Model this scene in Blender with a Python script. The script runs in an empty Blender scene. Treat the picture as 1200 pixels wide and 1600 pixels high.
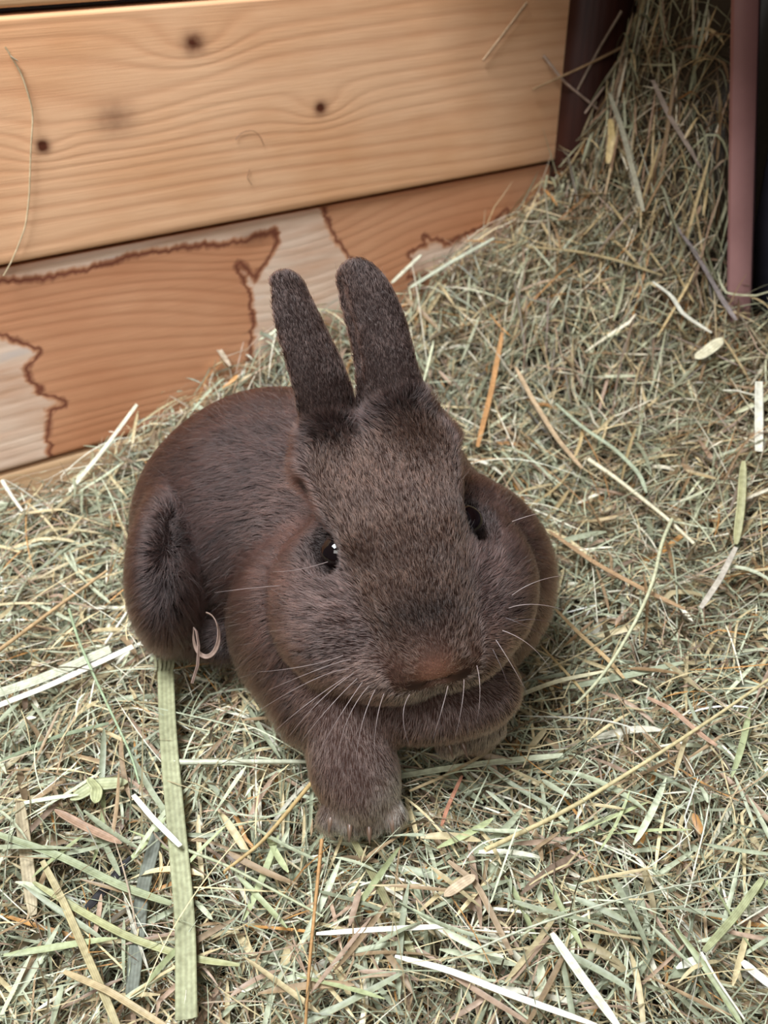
import bpy, math, random
import numpy as np
rng = np.random.default_rng(7)
random.seed(7)
S = bpy.context.scene
# ---------------------------------------------------------------- CAMERA
CAM_H, PITCH, FPX = .35, math.radians(34.5), 1500.0
cam = bpy.data.cameras.new('camera'); cam_ob = bpy.data.objects.new('camera', cam); S.collection.objects.link(cam_ob)
cam.sensor_fit = 'VERTICAL'; cam.sensor_height = 36; cam.lens = FPX/1600*36
cam.clip_start = .01; cam.clip_end = 20
cam_ob.location = (0, 0, CAM_H); cam_ob.rotation_euler = (math.pi/2-PITCH, 0, 0)
cam.dof.use_dof = True; cam.dof.focus_distance = .385; cam.dof.aperture_fstop = 13
S.camera = cam_ob
S.view_settings.view_transform = 'Standard'; S.view_settings.look = 'None'
S.view_settings.gamma = 1; S.view_settings.use_curve_mapping = False
S.view_settings.exposure = 0
CF = np.array([0, math.cos(PITCH), -math.sin(PITCH)]); CU = np.array([0, math.sin(PITCH), math.cos(PITCH)]); CX = np.array([1., 0, 0])
CC = np.array([0, 0, CAM_H])
def px3(x, y, d):                      # the real-world spot that the photograph's pixel (x, y) shows at depth d metres
    return CC+d*(CF+(x-600)/FPX*CX-(y-800)/FPX*CU)
W = bpy.data.worlds.new('world'); S.world = W; W.use_nodes = True
bg = W.node_tree.nodes['Background']; bg.inputs['Color'].default_value = (.80, .88, 1, 1); bg.inputs['Strength'].default_value = .11
def area(name, loc, to, size, watts, col):
    l = bpy.data.lights.new(name, 'AREA'); l.shape = 'RECTANGLE'; l.size, l.size_y = size; l.energy = watts; l.color = col
    o = bpy.data.objects.new(name, l); S.collection.objects.link(o); o.location = loc
    d = np.array(to, float)-np.array(loc, float)
    import mathutils
    o.rotation_euler = mathutils.Vector(d).to_track_quat('-Z', 'Y').to_euler(); return o
area('window_light', (-.36, .14, 1.15), (-.04, .36, .03), (.50, .40), 32.0, (.90, .95, 1))
area('fill_light', (-.12, -.22, .60), (-.02, .34, .04), (.40, .25), 2.6, (1, .965, .91))  # added front fill from behind the camera, lightens the rabbit's front
# ---------------------------------------------------------------- HELPERS
def lin(r, g, b):
    c = np.array([r, g, b], float)/255
    return np.where(c <= .04045, c/12.92, ((c+.055)/1.055)**2.4)
def tag(o, label=None, cat=None, group=None, kind=None):
    for k, v in (('label', label), ('category', cat), ('group', group), ('kind', kind)):
        if v: o[k] = v
    return o
def mesh(name, verts, faces, mat=None, parent=None, smooth=False, col=None):
    me = bpy.data.meshes.new(name)
    verts = np.asarray(verts, np.float32); faces = np.asarray(faces, np.int32); k = faces.shape[1]
    me.vertices.add(len(verts)); me.vertices.foreach_set('co', verts.ravel())
    me.loops.add(faces.size); me.loops.foreach_set('vertex_index', faces.ravel())
    me.polygons.add(len(faces)); me.polygons.foreach_set('loop_start', np.arange(0, faces.size, k, dtype=np.int32))
    me.update(calc_edges=True)
    if col is not None:
        a = me.color_attributes.new('tint', 'FLOAT_COLOR', 'POINT')
        a.data.foreach_set('color', np.concatenate([col, np.ones((len(col), 1))], 1).astype(np.float32).ravel())
    if smooth: me.shade_smooth()
    if mat: me.materials.append(mat)
    o = bpy.data.objects.new(name, me); S.collection.objects.link(o)
    if parent: o.parent = parent
    return o
def empty(name, loc=(0, 0, 0), rz=0, parent=None):
    o = bpy.data.objects.new(name, None); S.collection.objects.link(o); o.location = loc; o.rotation_euler = (0, 0, rz)
    o.empty_display_size = .02; o.parent = parent; return o
class N:                                # small node helper
    def __init__(s, name):
        s.m = bpy.data.materials.new(name); s.m.use_nodes = True; s.t = s.m.node_tree; s.b = s.t.nodes['Principled BSDF']
    def n(s, kind, **kw):
        x = s.t.nodes.new(kind)
        for k, v in kw.items(): setattr(x, k, v)
        return x
    def link(s, a, b): s.t.links.new(a, b)
    def put(s, sock, v):
        if hasattr(v, 'node'): s.link(v, sock)
        else: sock.default_value = v
    def math(s, op, a, b=0., c=0., clamp=False):
        x = s.n('ShaderNodeMath', operation=op, use_clamp=clamp)
        s.put(x.inputs[0], a); s.put(x.inputs[1], b); s.put(x.inputs[2], c); return x.outputs[0]
    def attr(s, name, out='Color'):
        x = s.n('ShaderNodeAttribute', attribute_name=name); return x.outputs[out]
    def noise(s, vec, scale, detail=3, rough=.5, dist=0.):
        x = s.n('ShaderNodeTexNoise'); s.link(vec, x.inputs['Vector']); x.inputs['Scale'].default_value = scale
        x.inputs['Detail'].default_value = detail; x.inputs['Roughness'].default_value = rough; x.inputs['Distortion'].default_value = dist
        return x.outputs['Fac']
    def scaled(s, vec, sc, off=(0, 0, 0)):
        x = s.n('ShaderNodeMapping'); s.link(vec, x.inputs['Vector']); x.inputs['Scale'].default_value = sc; x.inputs['Location'].default_value = off
        return x.outputs[0]
    def ramp(s, fac, stops, interp='LINEAR'):
        x = s.n('ShaderNodeValToRGB'); s.put(x.inputs[0], fac); r = x.color_ramp; r.interpolation = interp
        while len(r.elements) < len(stops): r.elements.new(.5)
        for e, (p, c) in zip(r.elements, stops): e.position = p; e.color = tuple(c)+(1,)
        return x.outputs[0]
    def mix(s, f, a, b, mode='MIX'):
        x = s.n('ShaderNodeMix', data_type='RGBA', blend_type=mode, clamp_factor=True); s.put(x.inputs[0], f)
        for i, v in ((6, a), (7, b)):
            if hasattr(v, 'node'): s.link(v, x.inputs[i])
            else: x.inputs[i].default_value = tuple(v)+(1,)
        return x.outputs[2]
    def bump(s, h, strength, dist):
        x = s.n('ShaderNodeBump'); s.link(h, x.inputs['Height']); x.inputs['Strength'].default_value = strength; x.inputs['Distance'].default_value = dist
        s.link(x.outputs[0], s.b.inputs['Normal'])
# ---------------------------------------------------------------- SETTING
AZ = math.radians(57)
WD = np.array([math.sin(AZ), math.cos(AZ), 0]); WE = np.array([math.cos(AZ), -math.sin(AZ), 0])
def hit_z(x, y, z):
    r = CF+(x-600)/FPX*CX-(y-800)/FPX*CU; return CC+r*(z-CAM_H)/r[2]
WP = hit_z(0, 780, 0)                   # where the back wall meets the floor at the left of the view
def wall_at(x, y):                      # (along the wall, height) of a spot of the wall seen in the photograph
    r = CF+(x-600)/FPX*CX-(y-800)/FPX*CU; p = CC+r*((WP-CC)@WE)/(r@WE)
    return (p-WP)@WD, p[2]
def room(s, w, z=0.): return WP+WD*s+WE*w+np.array([0, 0, z])
ROT = math.pi/2-AZ                      # wall's own x axis runs along the wall, its y axis into the wall
S_END, SIDE_W, SIDE_S = .52, .150, .505

def unit(v):
    v = np.asarray(v, float); return v/np.linalg.norm(v)
def smooth01(x): x = np.clip(x, 0, 1); return x*x*(3-2*x)
def hay_h(x, y):
    dx, dy = x-WP[0], y-WP[1]
    s = dx*WD[0]+dy*WD[1]; w = dx*WE[0]+dy*WE[1]
    A = np.interp(s, [-.3, 0, .03, .107, .19, .33, .41, .45, .48, .54, .60], [.0, .004, .008, .035, .066, .090, .120, .150, .162, .172, .18])
    A2 = np.interp(s, [-.3, .1, .22, .32, .40, .44, .475, .50, .52], [.0, .008, .028, .060, .095, .140, .25, .36, .42])
    B = np.interp(s, [-.3, .0, .15, .30, .40, .47, .60], [.0, .0, .004, .022, .060, .100, .120])
    q_ = smooth01((s-.40)/.08); k2 = 1-smooth01((w-.10-.035*q_)/(.10-.055*q_))
    wb = smooth01(w/(.11-.05*q_)); back = A*(1-wb)+A2*wb
    pile = back*k2+B*(1-k2)
    low = A*np.exp(-(np.maximum(w, 0)/.075)**2)+B*(1-np.exp(-(np.maximum(w, 0)/.075)**2))
    m = smooth01((s-.24)/.14)
    h = low*(1-m)+pile*m
    h = h+.006*np.sin(23*x+4)*np.sin(19*y+1.3)+.004*np.sin(51*x+17*y)*np.sin(37*y-21*x+2)
    return h
def on_hay(x, y, off=.006):             # the spot on the hay that the photograph's pixel (x, y) shows
    r = CF+(x-600)/FPX*CX-(y-800)/FPX*CU; t = .2
    for _ in range(2400):
        p = CC+r*t
        if p[2] < hay_h(p[0], p[1])+off: break
        t += .0005
    return p

def wood(name, knots=(), base=((180, 114, 76), (232, 186, 146), (216, 162, 118)), period=.0085, patch=False, rough=.42, seed=0., upright=False):
    n = N(name); tc = n.n('ShaderNodeTexCoord').outputs['Object']
    if upright:
        sx = n.n('ShaderNodeSeparateXYZ'); cx = n.n('ShaderNodeCombineXYZ'); n.link(tc, sx.inputs[0])
        for a_, b_ in ((0, 2), (1, 1), (2, 0)): n.link(sx.outputs[a_], cx.inputs[b_])
        tc = cx.outputs[0]
    sp = n.n('ShaderNodeSeparateXYZ'); n.link(tc, sp.inputs[0]); X_, Z_ = sp.outputs[0], sp.outputs[2]
    w = n.noise(n.scaled(tc, (1.6, 1.6, 15), (seed, seed, 0)), 1, 2)
    ph = n.math('ADD', n.math('DIVIDE', Z_, period), n.math('MULTIPLY', w, 6.0))
    core = None
    for (kx, kz, rx, rz, amp, dark) in knots:
        dx = n.math('DIVIDE', n.math('SUBTRACT', X_, kx), rx); dz = n.math('DIVIDE', n.math('SUBTRACT', Z_, kz), rz)
        wob = n.math('MULTIPLY', n.math('SUBTRACT', n.noise(n.scaled(tc, (150, 150, 150), (kx*40, 0, 0)), 1, 2), .5), .9)
        d2 = n.math('ADD', n.math('MULTIPLY', dx, dx), n.math('MULTIPLY', dz, dz))
        wide = n.math('EXPONENT', n.math('MULTIPLY', n.math('ADD', n.math('MULTIPLY', n.math('MULTIPLY', dx, dx), .05), n.math('MULTIPLY', n.math('MULTIPLY', dz, dz), .16)), -1))
        ph = n.math('ADD', ph, n.math('MULTIPLY', wide, amp))
        kk = n.math('MULTIPLY', n.math('EXPONENT', n.math('MULTIPLY', n.math('ADD', d2, wob), -1.1)), dark, clamp=True)
        core = kk if core is None else n.math('MAXIMUM', core, kk)
    ring = n.math('POWER', n.math('ADD', n.math('MULTIPLY', n.math('SINE', n.math('MULTIPLY', ph, 6.2832)), .5), .5), 2.2)
    fib = n.noise(n.scaled(tc, (26, 26, 1500), (seed, 0, 0)), 1, 4, .6)
    blot = n.noise(n.scaled(tc, (9, 9, 16), (3+seed, 0, 0)), 1, 3)
    c = n.ramp(blot, [(.30, lin(*base[2])), (.62, lin(*base[1]))])
    strength = n.math('MULTIPLY', ring, n.math('MULTIPLY', n.noise(n.scaled(tc, (3, 3, 30), (9+seed, 0, 0)), 1, 2), .42))
    c = n.mix(strength, c, lin(*base[0]))
    c = n.mix(n.math('MULTIPLY', n.math('SUBTRACT', fib, .35, clamp=True), .8, clamp=True), c, lin(*base[0]))
    if patch:
        pale = n.attr('bare', 'Fac')
        pc = n.ramp(n.noise(n.scaled(tc, (14, 14, 90)), 1, 3), [(.3, lin(208, 166, 138)), (.6, lin(232, 204, 182)), (.8, lin(206, 192, 184))])
        c = n.mix(n.math('MULTIPLY', n.math('SUBTRACT', pale, .46), 12, clamp=True), c, pc)
        edge = n.math('SUBTRACT', 1, n.math('MULTIPLY', n.math('ABSOLUTE', n.math('SUBTRACT', pale, .40)), n.attr('crisp', 'Fac')), clamp=True)
        c = n.mix(n.math('MULTIPLY', edge, .92), c, lin(104, 48, 36))
    if core is not None: c = n.mix(core, c, lin(84, 42, 26))
    n.link(c, n.b.inputs['Base Color']); n.b.inputs['Roughness'].default_value = rough
    n.b.inputs['Specular IOR Level'].default_value = .35
    n.bump(n.math('ADD', n.math('MULTIPLY', fib, .6), n.math('MULTIPLY', ring, -.5)), .35, .0006)
    return n.m

def board(name, s0, s1, z0, z1, proud, thick, mat, parent, bare=None, bev=.0022, step=.003):
    # a bevelled plank, its face a fine grid: local x along the wall, local y into the wall, local z up
    xs = np.concatenate([[s0], np.arange(s0+bev, s1-bev, step), [s1-bev, s1]])
    zs = np.concatenate([[z0, z0+bev*.35], np.arange(z0+bev, z1-bev, step), [z1-bev, z1-bev*.35, z1]])
    Xg, Zg = np.meshgrid(xs, zs)
    e = np.minimum(Zg-z0, z1-Zg); t = np.clip(1-e/bev, 0, 1)
    Yg = -proud+bev*(1-np.sqrt(np.maximum(0, 1-t*t)))
    v = np.stack([Xg, Yg, Zg], -1).reshape(-1, 3); nx, nz = len(xs), len(zs)
    i = (np.arange(nz-1)[:, None]*nx+np.arange(nx-1)[None]).ravel()
    f = np.stack([i, i+1, i+nx+1, i+nx], 1)
    k = len(v); bk = [(s0, thick, z0), (s1, thick, z0), (s1, thick, z1), (s0, thick, z1)]
    c = [0, nx-1, nx*nz-1, nx*(nz-1)]
    f2 = [(k+1, k, k+3, k+2), (c[0], k, k+1, c[1]), (c[2], k+2, k+3, c[3]), (c[1], k+1, k+2, c[2]), (c[3], k+3, k, c[0])]
    o = mesh(name, np.concatenate([v, bk]), np.concatenate([f, f2]), mat, parent, True)
    if bare is not None:
        a, b = bare(v[:, 0], v[:, 2])
        for nm, val in (('bare', a), ('crisp', b)):
            at = o.data.attributes.new(nm, 'FLOAT', 'POINT'); at.data.foreach_set('value', np.concatenate([val, np.zeros(4)]).astype(np.float32))
    return o
def wpx(pts): return np.array([wall_at(*p) for p in pts])

wall = empty('wall_back', tuple(WP), ROT); wall['kind'] = 'structure'
K = lambda x, y, rx, rz, amp, dark: (*wall_at(x, y), rx, rz, amp, dark)
m_mid = wood('varnished_pine', [K(298, 66, .0072, .0062, 1.9, .95), K(64, 226, .0040, .0040, 1.2, 1.3), K(496, 167, .0050, .0046, 1.6, 1.1), K(176, 183, .0125, .0095, 1.5, .55)])
m_top = wood('pale_pine', [], ((196, 150, 110), (226, 190, 150), (212, 172, 130)), seed=4.)
m_low = wood('flaking_pine', [K(400, 372, .0130, .0050, 1.2, .62), K(460, 430, .020, .030, 3.2, 0.)], ((168, 106, 72), (216, 160, 122), (198, 136, 98)), period=.0078, patch=True, seed=7.)

def seg_dist(x, z, poly):
    d = np.full(x.shape, 1e9)
    for (a, b), (c, e) in zip(poly[:-1], poly[1:]):
        vx, vz = c-a, e-b; h = np.clip(((x-a)*vx+(z-b)*vz)/(vx*vx+vz*vz), 0, 1)
        d = np.minimum(d, np.hypot(x-a-h*vx, z-b-h*vz))
    return d
def inside(x, z, poly):
    c = np.zeros(x.shape, bool); n = len(poly); j = n-1
    for i in range(n):
        xi, zi = poly[i]; xj, zj = poly[j]
        c ^= ((zi > z) != (zj > z)) & (x < (xj-xi)*(z-zi)/(zj-zi+1e-12)+xi); j = i
    return c
def bare_low(x, z):                     # where the finish has flaked off, with a stained jagged rim
    P1 = wpx([(-60, 425), (0, 436), (60, 430), (130, 418), (200, 398), (260, 386), (330, 378), (385, 374), (430, 352), (437, 380), (412, 415), (398, 440), (372, 415), (395, 462), (398, 500), (392, 560), (560, 560), (562, 425), (538, 398), (520, 372), (505, 335), (505, 250), (-60, 250)])
    P2 = wpx([(-60, 515), (0, 528), (30, 536), (58, 548), (38, 575), (44, 598), (66, 618), (100, 630), (70, 640), (72, 690), (80, 760), (-60, 780)])
    P3 = wpx([(640, 395), (668, 385), (662, 372), (700, 384), (722, 372), (770, 352), (790, 330), (800, 372), (790, 430), (640, 430)])
    def wob(u, o): return sum(am*np.sin(u*fr_+o*k+2.1*np.sin(u*fr_*.37+o)) for k, (fr_, am) in enumerate(((420, .0013), (1130, .0009), (2300, .0007))))
    jx = wob(z*1.+x*.25, 1.)*(.4+.6*np.sin(z*170+x*60)**2); jz = wob(x*.6-z*.2, 2.7)*.6
    val = np.full(x.shape, 0.)
    best = None
    for P in (P1, P2, P3):
        sd = np.where(inside(x+jx, z+jz, P), 1, -1)*seg_dist(x+jx, z+jz, P)
        best = sd if best is None else np.maximum(best, sd)
    a = np.clip(.46+best*34, 0, 1)
    crisp = 8+6*np.sin(x*60+z*90)**2
    return a, crisp
board('plank', -.20, S_END, .2835, .410, .004, .018, m_top, wall)
board('plank', -.20, S_END, .1525, .2800, .0045, .018, m_mid, wall)
board('plank', -.20, S_END, .0190, .1490, .0005, .018, m_low, wall, bare_low, step=.0018)
board('plank', -.20, S_END, -.035, .0165, -.0005, .018, m_top, wall)
dk = N('dark_backing'); dk.b.inputs['Base Color'].default_value = (.012, .008, .006, 1); dk.b.inputs['Roughness'].default_value = .9
def box(name, lo, hi, mat, parent=None):
    lo, hi = np.array(lo, float), np.array(hi, float)
    v = np.array([[(lo, hi)[i][0], (lo, hi)[j][1], (lo, hi)[k][2]] for i in (0, 1) for j in (0, 1) for k in (0, 1)])
    return mesh(name, v, [(0, 1, 3, 2), (4, 6, 7, 5), (0, 4, 5, 1), (2, 3, 7, 6), (0, 2, 6, 4), (1, 5, 7, 3)], mat, parent)
box('backing', (-.2, .0185, -.035), (S_END, .03, .41), dk.m, wall)
# the side: dark boards in the corner's recess, a dark panel and an upright reddish post in front of the heap
side = empty('wall_side', tuple(WP), ROT); side['kind'] = 'structure'
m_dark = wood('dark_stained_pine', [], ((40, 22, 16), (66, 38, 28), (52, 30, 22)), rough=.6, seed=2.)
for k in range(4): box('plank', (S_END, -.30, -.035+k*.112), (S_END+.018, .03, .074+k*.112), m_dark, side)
pn = N('grey_panel'); tc = pn.n('ShaderNodeTexCoord').outputs['Object']
pn.link(pn.ramp(pn.noise(pn.scaled(tc, (6, 6, 14)), 1, 4), [(.3, lin(78, 76, 92)), (.7, lin(132, 126, 146))]), pn.b.inputs['Base Color']); pn.b.inputs['Roughness'].default_value = .55
m_post = wood('red_stained_post', [], ((96, 62, 60), (164, 122, 118), (134, 94, 90)), rough=.5, seed=5., upright=True)
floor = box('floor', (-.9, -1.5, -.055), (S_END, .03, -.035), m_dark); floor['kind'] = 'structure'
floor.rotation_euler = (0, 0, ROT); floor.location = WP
box('shade_board', (.25, -.75, .43), (.62, .03, .448), m_dark, side)  # unseen board added overhead to shade the corner and the heap
cb = box('corner_shade_strip_1', (.455, -.020, -.035), (.52, .002, .43), wood('corner_shade_red', [], ((22, 9, 6), (62, 28, 18), (44, 20, 13)), rough=.6, seed=3., upright=True)); cb.location = WP; cb.rotation_euler = (0, 0, ROT); cb['kind'] = 'structure'  # dark strip standing in for the shadow on the wall in the corner
lean = .20
pv = [(SIDE_S+dx, -w, z) for dx in (0, .014) for w, z in ((1.1, -.035), (SIDE_W+.15*lean+.010, -.035), (SIDE_W-.29*lean+.010, .41), (1.1, .41))]
panel = mesh('panel', pv, [(0, 1, 2, 3), (7, 6, 5, 4), (0, 4, 5, 1), (1, 5, 6, 2), (2, 6, 7, 3), (3, 7, 4, 0)], pn.m, side)
# the post: a leaning upright with shallow grooves down its face
pb, pt = px3(1158, 400, .655), px3(1167, -30, .575)
pax = unit(pt-pb); foot = pb-pax*((pb[2]+.02)/pax[2])
post = empty('wooden_post', tuple(foot), 0)
import mathutils
post.rotation_euler = mathutils.Vector(pax).to_track_quat('Z', 'Y').to_euler()
tag(post, 'reddish stained upright post with grooved face beside the hay heap', 'post')
prof = [(-.012, .008), (-.012, -.006)]
for k in range(4):
    x0 = -.012+k*.006; prof += [(x0+.0008, -.0088), (x0+.0044, -.0088), (x0+.0050, -.0072), (x0+.0060, -.0072)]
prof += [(.012, -.006), (.012, .008)]
v = [(x, y, z) for z in (0, .47) for x, y in prof]; n_ = len(prof)
f = [(i, (i+1) % n_, (i+1) % n_+n_, i+n_) for i in range(n_)]
shaft = mesh('shaft', v, f, m_post, post); shaft.scale = (.98, .9, 1); shaft.rotation_euler = (0, 0, math.radians(8))
# ---------------------------------------------------------------- RABBIT FORM
def unit(v):
    v = np.asarray(v, float); return v/np.linalg.norm(v)

EAR_ROOT = px3(586, 668, .402); NOSE = px3(693, 1026, .362)
HA = unit(NOSE-EAR_ROOT)
_r = CX*.95+CU*.22+CF*.16
HS = unit(_r-HA*(_r@HA))
HT = np.cross(HA, HS); HT = HT if HT@CF < 0 else -HT
HM = np.array([HS, HA, HT])

def hp(s, a, t):                      # a point given in the head's own axes (right, towards the nose, out of the brow)
    return EAR_ROOT+s*HS+a*HA+t*HT

def ell(P, c, r, M=None):
    q = P-np.asarray(c, float)
    if M is not None: q = q@M.T
    r = np.asarray(r, float)
    k0 = np.linalg.norm(q/r, axis=-1); k1 = np.linalg.norm(q/(r*r), axis=-1)
    return k0*(k0-1)/np.maximum(k1, 1e-9)

def cone(P, a, b, ra, rb, flat=None, fk=1.0):
    a = np.asarray(a, float); b = np.asarray(b, float); q = P-a; d = b-a
    if flat is not None:
        q = q+np.outer(q@flat, flat)*(fk-1); d = d+flat*(d@flat)*(fk-1)
    h = np.clip(q@d/(d@d), 0, 1)
    return np.linalg.norm(q-h[:, None]*d, axis=-1)-(ra+(rb-ra)*h)

def smin(a, b, k):
    h = np.maximum(k-np.abs(a-b), 0)/k
    return np.minimum(a, b)-h*h*k*.25

def smax(a, b, k): return -smin(-a, -b, k)

EAR_FLAT_L = unit(-CF+.35*CX+.1*CU); EAR_FLAT_R = unit(-CF-.35*CX+.1*CU)
def ear_line(pts, fd):
    t = np.arange(len(pts)); tt = np.linspace(0, len(pts)-1, 22); p = np.array(pts, float)
    q = np.stack([np.interp(tt, t, p[:, k]) for k in range(4)], 1)
    for _ in range(3): q[1:-1] = (q[:-2]+2*q[1:-1]+q[2:])/4
    return q, fd
EARS = [ear_line([(520, 700, .415, .0125), (512, 655, .408, .0128), (501, 605, .405, .0128), (480, 553, .407, .0120), (460, 502, .409, .0108), (449, 466, .411, .0090), (447, 450, .411, .0078)], EAR_FLAT_L),
        ear_line([(630, 700, .417, .0175), (619, 652, .409, .0160), (606, 600, .405, .0134), (598, 552, .407, .0126), (587, 505, .410, .0124), (570, 462, .412, .0115), (556, 436, .413, .0090)], EAR_FLAT_R)]

EYES = [(hp(-.0266, .0440, -.0187), unit(-HS*.90+HT*.40+HA*.05)), (hp(.0290, .0435, -.0182), unit(HS*.90+HT*.40+HA*.05))]

def rabbit_sdf(P):
    # head
    h = ell(P, hp(0, .026, -.030), (.029, .038, .030), HM)
    h = smin(h, ell(P, hp(0, .048, -.024), (.0225, .040, .020), HM), .010)
    h = smin(h, cone(P, hp(0, .045, -.022), hp(0, .086, -.0215), .0225, .0150), .012)
    for sg in (-1, 1):
        h = smin(h, cone(P, hp(sg*.0270, .010, -.0150), hp(sg*.0175, .044, -.0110), .0110, .0080), .008)   # edge of the brow
        h = smin(h, cone(P, hp(sg*.0175, .044, -.0110), hp(sg*.0090, .082, -.0170), .0078, .0085), .006)
    c = ell(P, hp(-.002, .068, -.041), (.048, .0355, .0245), HM)
    for sg in (-1, 1):
        c = smin(c, ell(P, hp(sg*.0300, .058, -.0430), (.0270, .036, .0260), HM), .014)     # cheek
    h = smin(h, c, .012)
    for sg in (-1, 1):
        h = smin(h, ell(P, hp(sg*.0140, .0915, -.0330), (.0190, .0145, .0145), HM), .010)   # whisker pad
    h = smin(h, ell(P, hp(0, .0960, -.0430), (.0160, .0110, .0110), HM), .006)            # chin
    h = smin(h, ell(P, hp(0, .0960, -.0190), (.0095, .0068, .0072), HM), .005)            # nose
    # neck ruff and dewlap
    n = ell(P, px3(650, 905, .458), (.064, .052, .056))
    n = smin(n, ell(P, px3(522, 960, .451), (.044, .038, .046)), .015)
    n = smin(n, ell(P, px3(650, 1078, .422), (.046, .026, .0190)), .008)
    n = smin(n, ell(P, px3(466, 985, .445), (.026, .030, .038)), .015)
    b = cone(P, px3(585, 800, .475), px3(450, 800, .505), .050, .056)
    b = smin(b, ell(P, px3(425, 815, .520), (.065, .068, .063)), .03)
    b = smin(b, ell(P, px3(345, 820, .522), (.038, .046, .040)), .025)
    b = smin(b, ell(P, px3(272, 882, .478), (.0185, .046, .0385)), .005)
    b = smin(b, cone(P, px3(255, 970, .494), px3(345, 1000, .472), .0110, .0095), .010)      # hind foot
    b = smin(b, cone(P, px3(465, 960, .462), px3(500, 1092, .430), .028, .0205), .012)       # upper arm
    b = smin(n, b, .008)
    d = smin(h, b, .0035)
    # fore legs
    fl = cone(P, px3(527, 1085, .420), px3(554, 1200, .409), .0195, .0160)
    fl = smin(fl, cone(P, px3(554, 1200, .409), px3(566, 1236, .406), .0155, .0145), .01)
    fr = cone(P, px3(735, 1060, .428), px3(740, 1130, .432), .018, .0125)
    for i in range(4):
        fl = smin(fl, cone(P, px3(538+i*16, 1235, .404), px3(519+i*31, 1286-abs(i-1.2)*6, .403), .0070, .0060), .0012)
        fr = smin(fr, cone(P, px3(722+i*9, 1130, .428), px3(702+i*22, 1160-i*8, .424), .0070, .0058), .002)
    d = smin(d, fl, .006); d = smin(d, fr, .006)
    # ears
    E2 = None
    for q, fd in EARS:
        w = px3(q[:, 0][:, None], q[:, 1][:, None], q[:, 2][:, None]); e = None
        for i in range(len(q)-1):
            s = cone(P, w[i], w[i+1], q[i, 3], q[i+1, 3], fd, 1.75)
            e = s if e is None else smin(e, s, .0015)
        for i in range(3, len(q)-2):                                   # shallow hollow along the inner edge
            o = CX*-.98-CF*.12
            e = smax(e, -cone(P, w[i]+o*q[i, 3], w[i+1]+o*q[i+1, 3], .0026, .0026), .003)
        E2 = e if E2 is None else smin(E2, e, .0025)
    d = smin(d, E2, .016)
    # eye sockets
    for sg in (-1, 1):
        d = smax(d, -cone(P, hp(sg*.0385, .016, -.0150), hp(sg*.0335, .047, -.0195), .0095, .0065), .004)
    for (c, o) in EYES:
        d = smax(d, -(np.linalg.norm(P-(c+o*.0040), axis=-1)-.0082), .003)
    # nostrils, mouth
    for sg in (-1, 1):
        d = smax(d, -cone(P, hp(sg*.0020, .1035, -.0255), hp(sg*.0105, .0990, -.0240), .0019, .0015), .0012)
    d = smax(d, -cone(P, hp(0, .1055, -.0262), hp(0, .1080, -.0370), .0011, .0014), .0025)
    for sg in (-1, 1):
        d = smax(d, -cone(P, hp(0, .1080, -.0400), hp(sg*.0170, .1010, -.0440), .0016, .0010), .004)
    return d

def surface_nets(sdf, lo, hi, st):
    lo = np.asarray(lo, float); n = np.ceil((np.asarray(hi)-lo)/st).astype(int)+1
    ax = [lo[i]+st*np.arange(n[i]) for i in range(3)]
    V = np.empty(n)
    for i in range(n[0]):
        Y, Z = np.meshgrid(ax[1], ax[2], indexing='ij')
        V[i] = sdf(np.stack([np.full(Y.size, ax[0][i]), Y.ravel(), Z.ravel()], 1)).reshape(Y.shape)
    ins = V < 0
    acc = np.zeros(tuple(n-1)+(3,)); cnt = np.zeros(tuple(n-1))
    off = [(a, b, c) for a in (0, 1) for b in (0, 1) for c in (0, 1)]
    sl = lambda o: tuple(slice(o[k], n[k]-1+o[k]) for k in range(3))
    for o in off:
        for k in range(3):
            if o[k]: continue
            o2 = list(o); o2[k] = 1
            A, B = V[sl(o)], V[sl(o2)]
            m = ins[sl(o)] != ins[sl(o2)]
            t = np.where(m, A/np.where(m, A-B, 1), 0)
            for j in range(3): acc[..., j] += np.where(m, o[j]+(t if j == k else 0), 0)
            cnt += m
    act = cnt > 0
    idx = -np.ones(tuple(n-1), int); idx[act] = np.arange(act.sum())
    g = np.argwhere(act)
    vs = lo+st*(g+acc[act]/cnt[act][:, None])
    faces = []
    for k in range(3):
        u, v = (k+1) % 3, (k+2) % 3
        a = [slice(None)]*3; b = [slice(None)]*3; a[k] = slice(0, -1); b[k] = slice(1, None)
        m = ins[tuple(a)] != ins[tuple(b)]
        pos = np.argwhere(m)
        ok = np.all([(pos[:, j] >= 1) & (pos[:, j] < n[j]-1) for j in (u, v)], axis=0) & (pos[:, k] < n[k]-1)
        pos = pos[ok]
        q = []
        for du, dv in ((1, 1), (0, 1), (0, 0), (1, 0)):
            p2 = pos.copy(); p2[:, u] -= du; p2[:, v] -= dv
            q.append(idx[p2[:, 0], p2[:, 1], p2[:, 2]])
        q = np.stack(q, 1)
        fl = ins[pos[:, 0], pos[:, 1], pos[:, 2]]
        q[~fl] = q[~fl][:, ::-1]
        faces.append(q)
    F = np.concatenate(faces)
    return vs, F[(F >= 0).all(1)]

def sdf_normal(P, e=.0006):
    g = np.stack([rabbit_sdf(P+np.eye(3)[k]*e)-rabbit_sdf(P-np.eye(3)[k]*e) for k in range(3)], 1)
    return g/np.maximum(np.linalg.norm(g, axis=1, keepdims=True), 1e-9)
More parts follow.
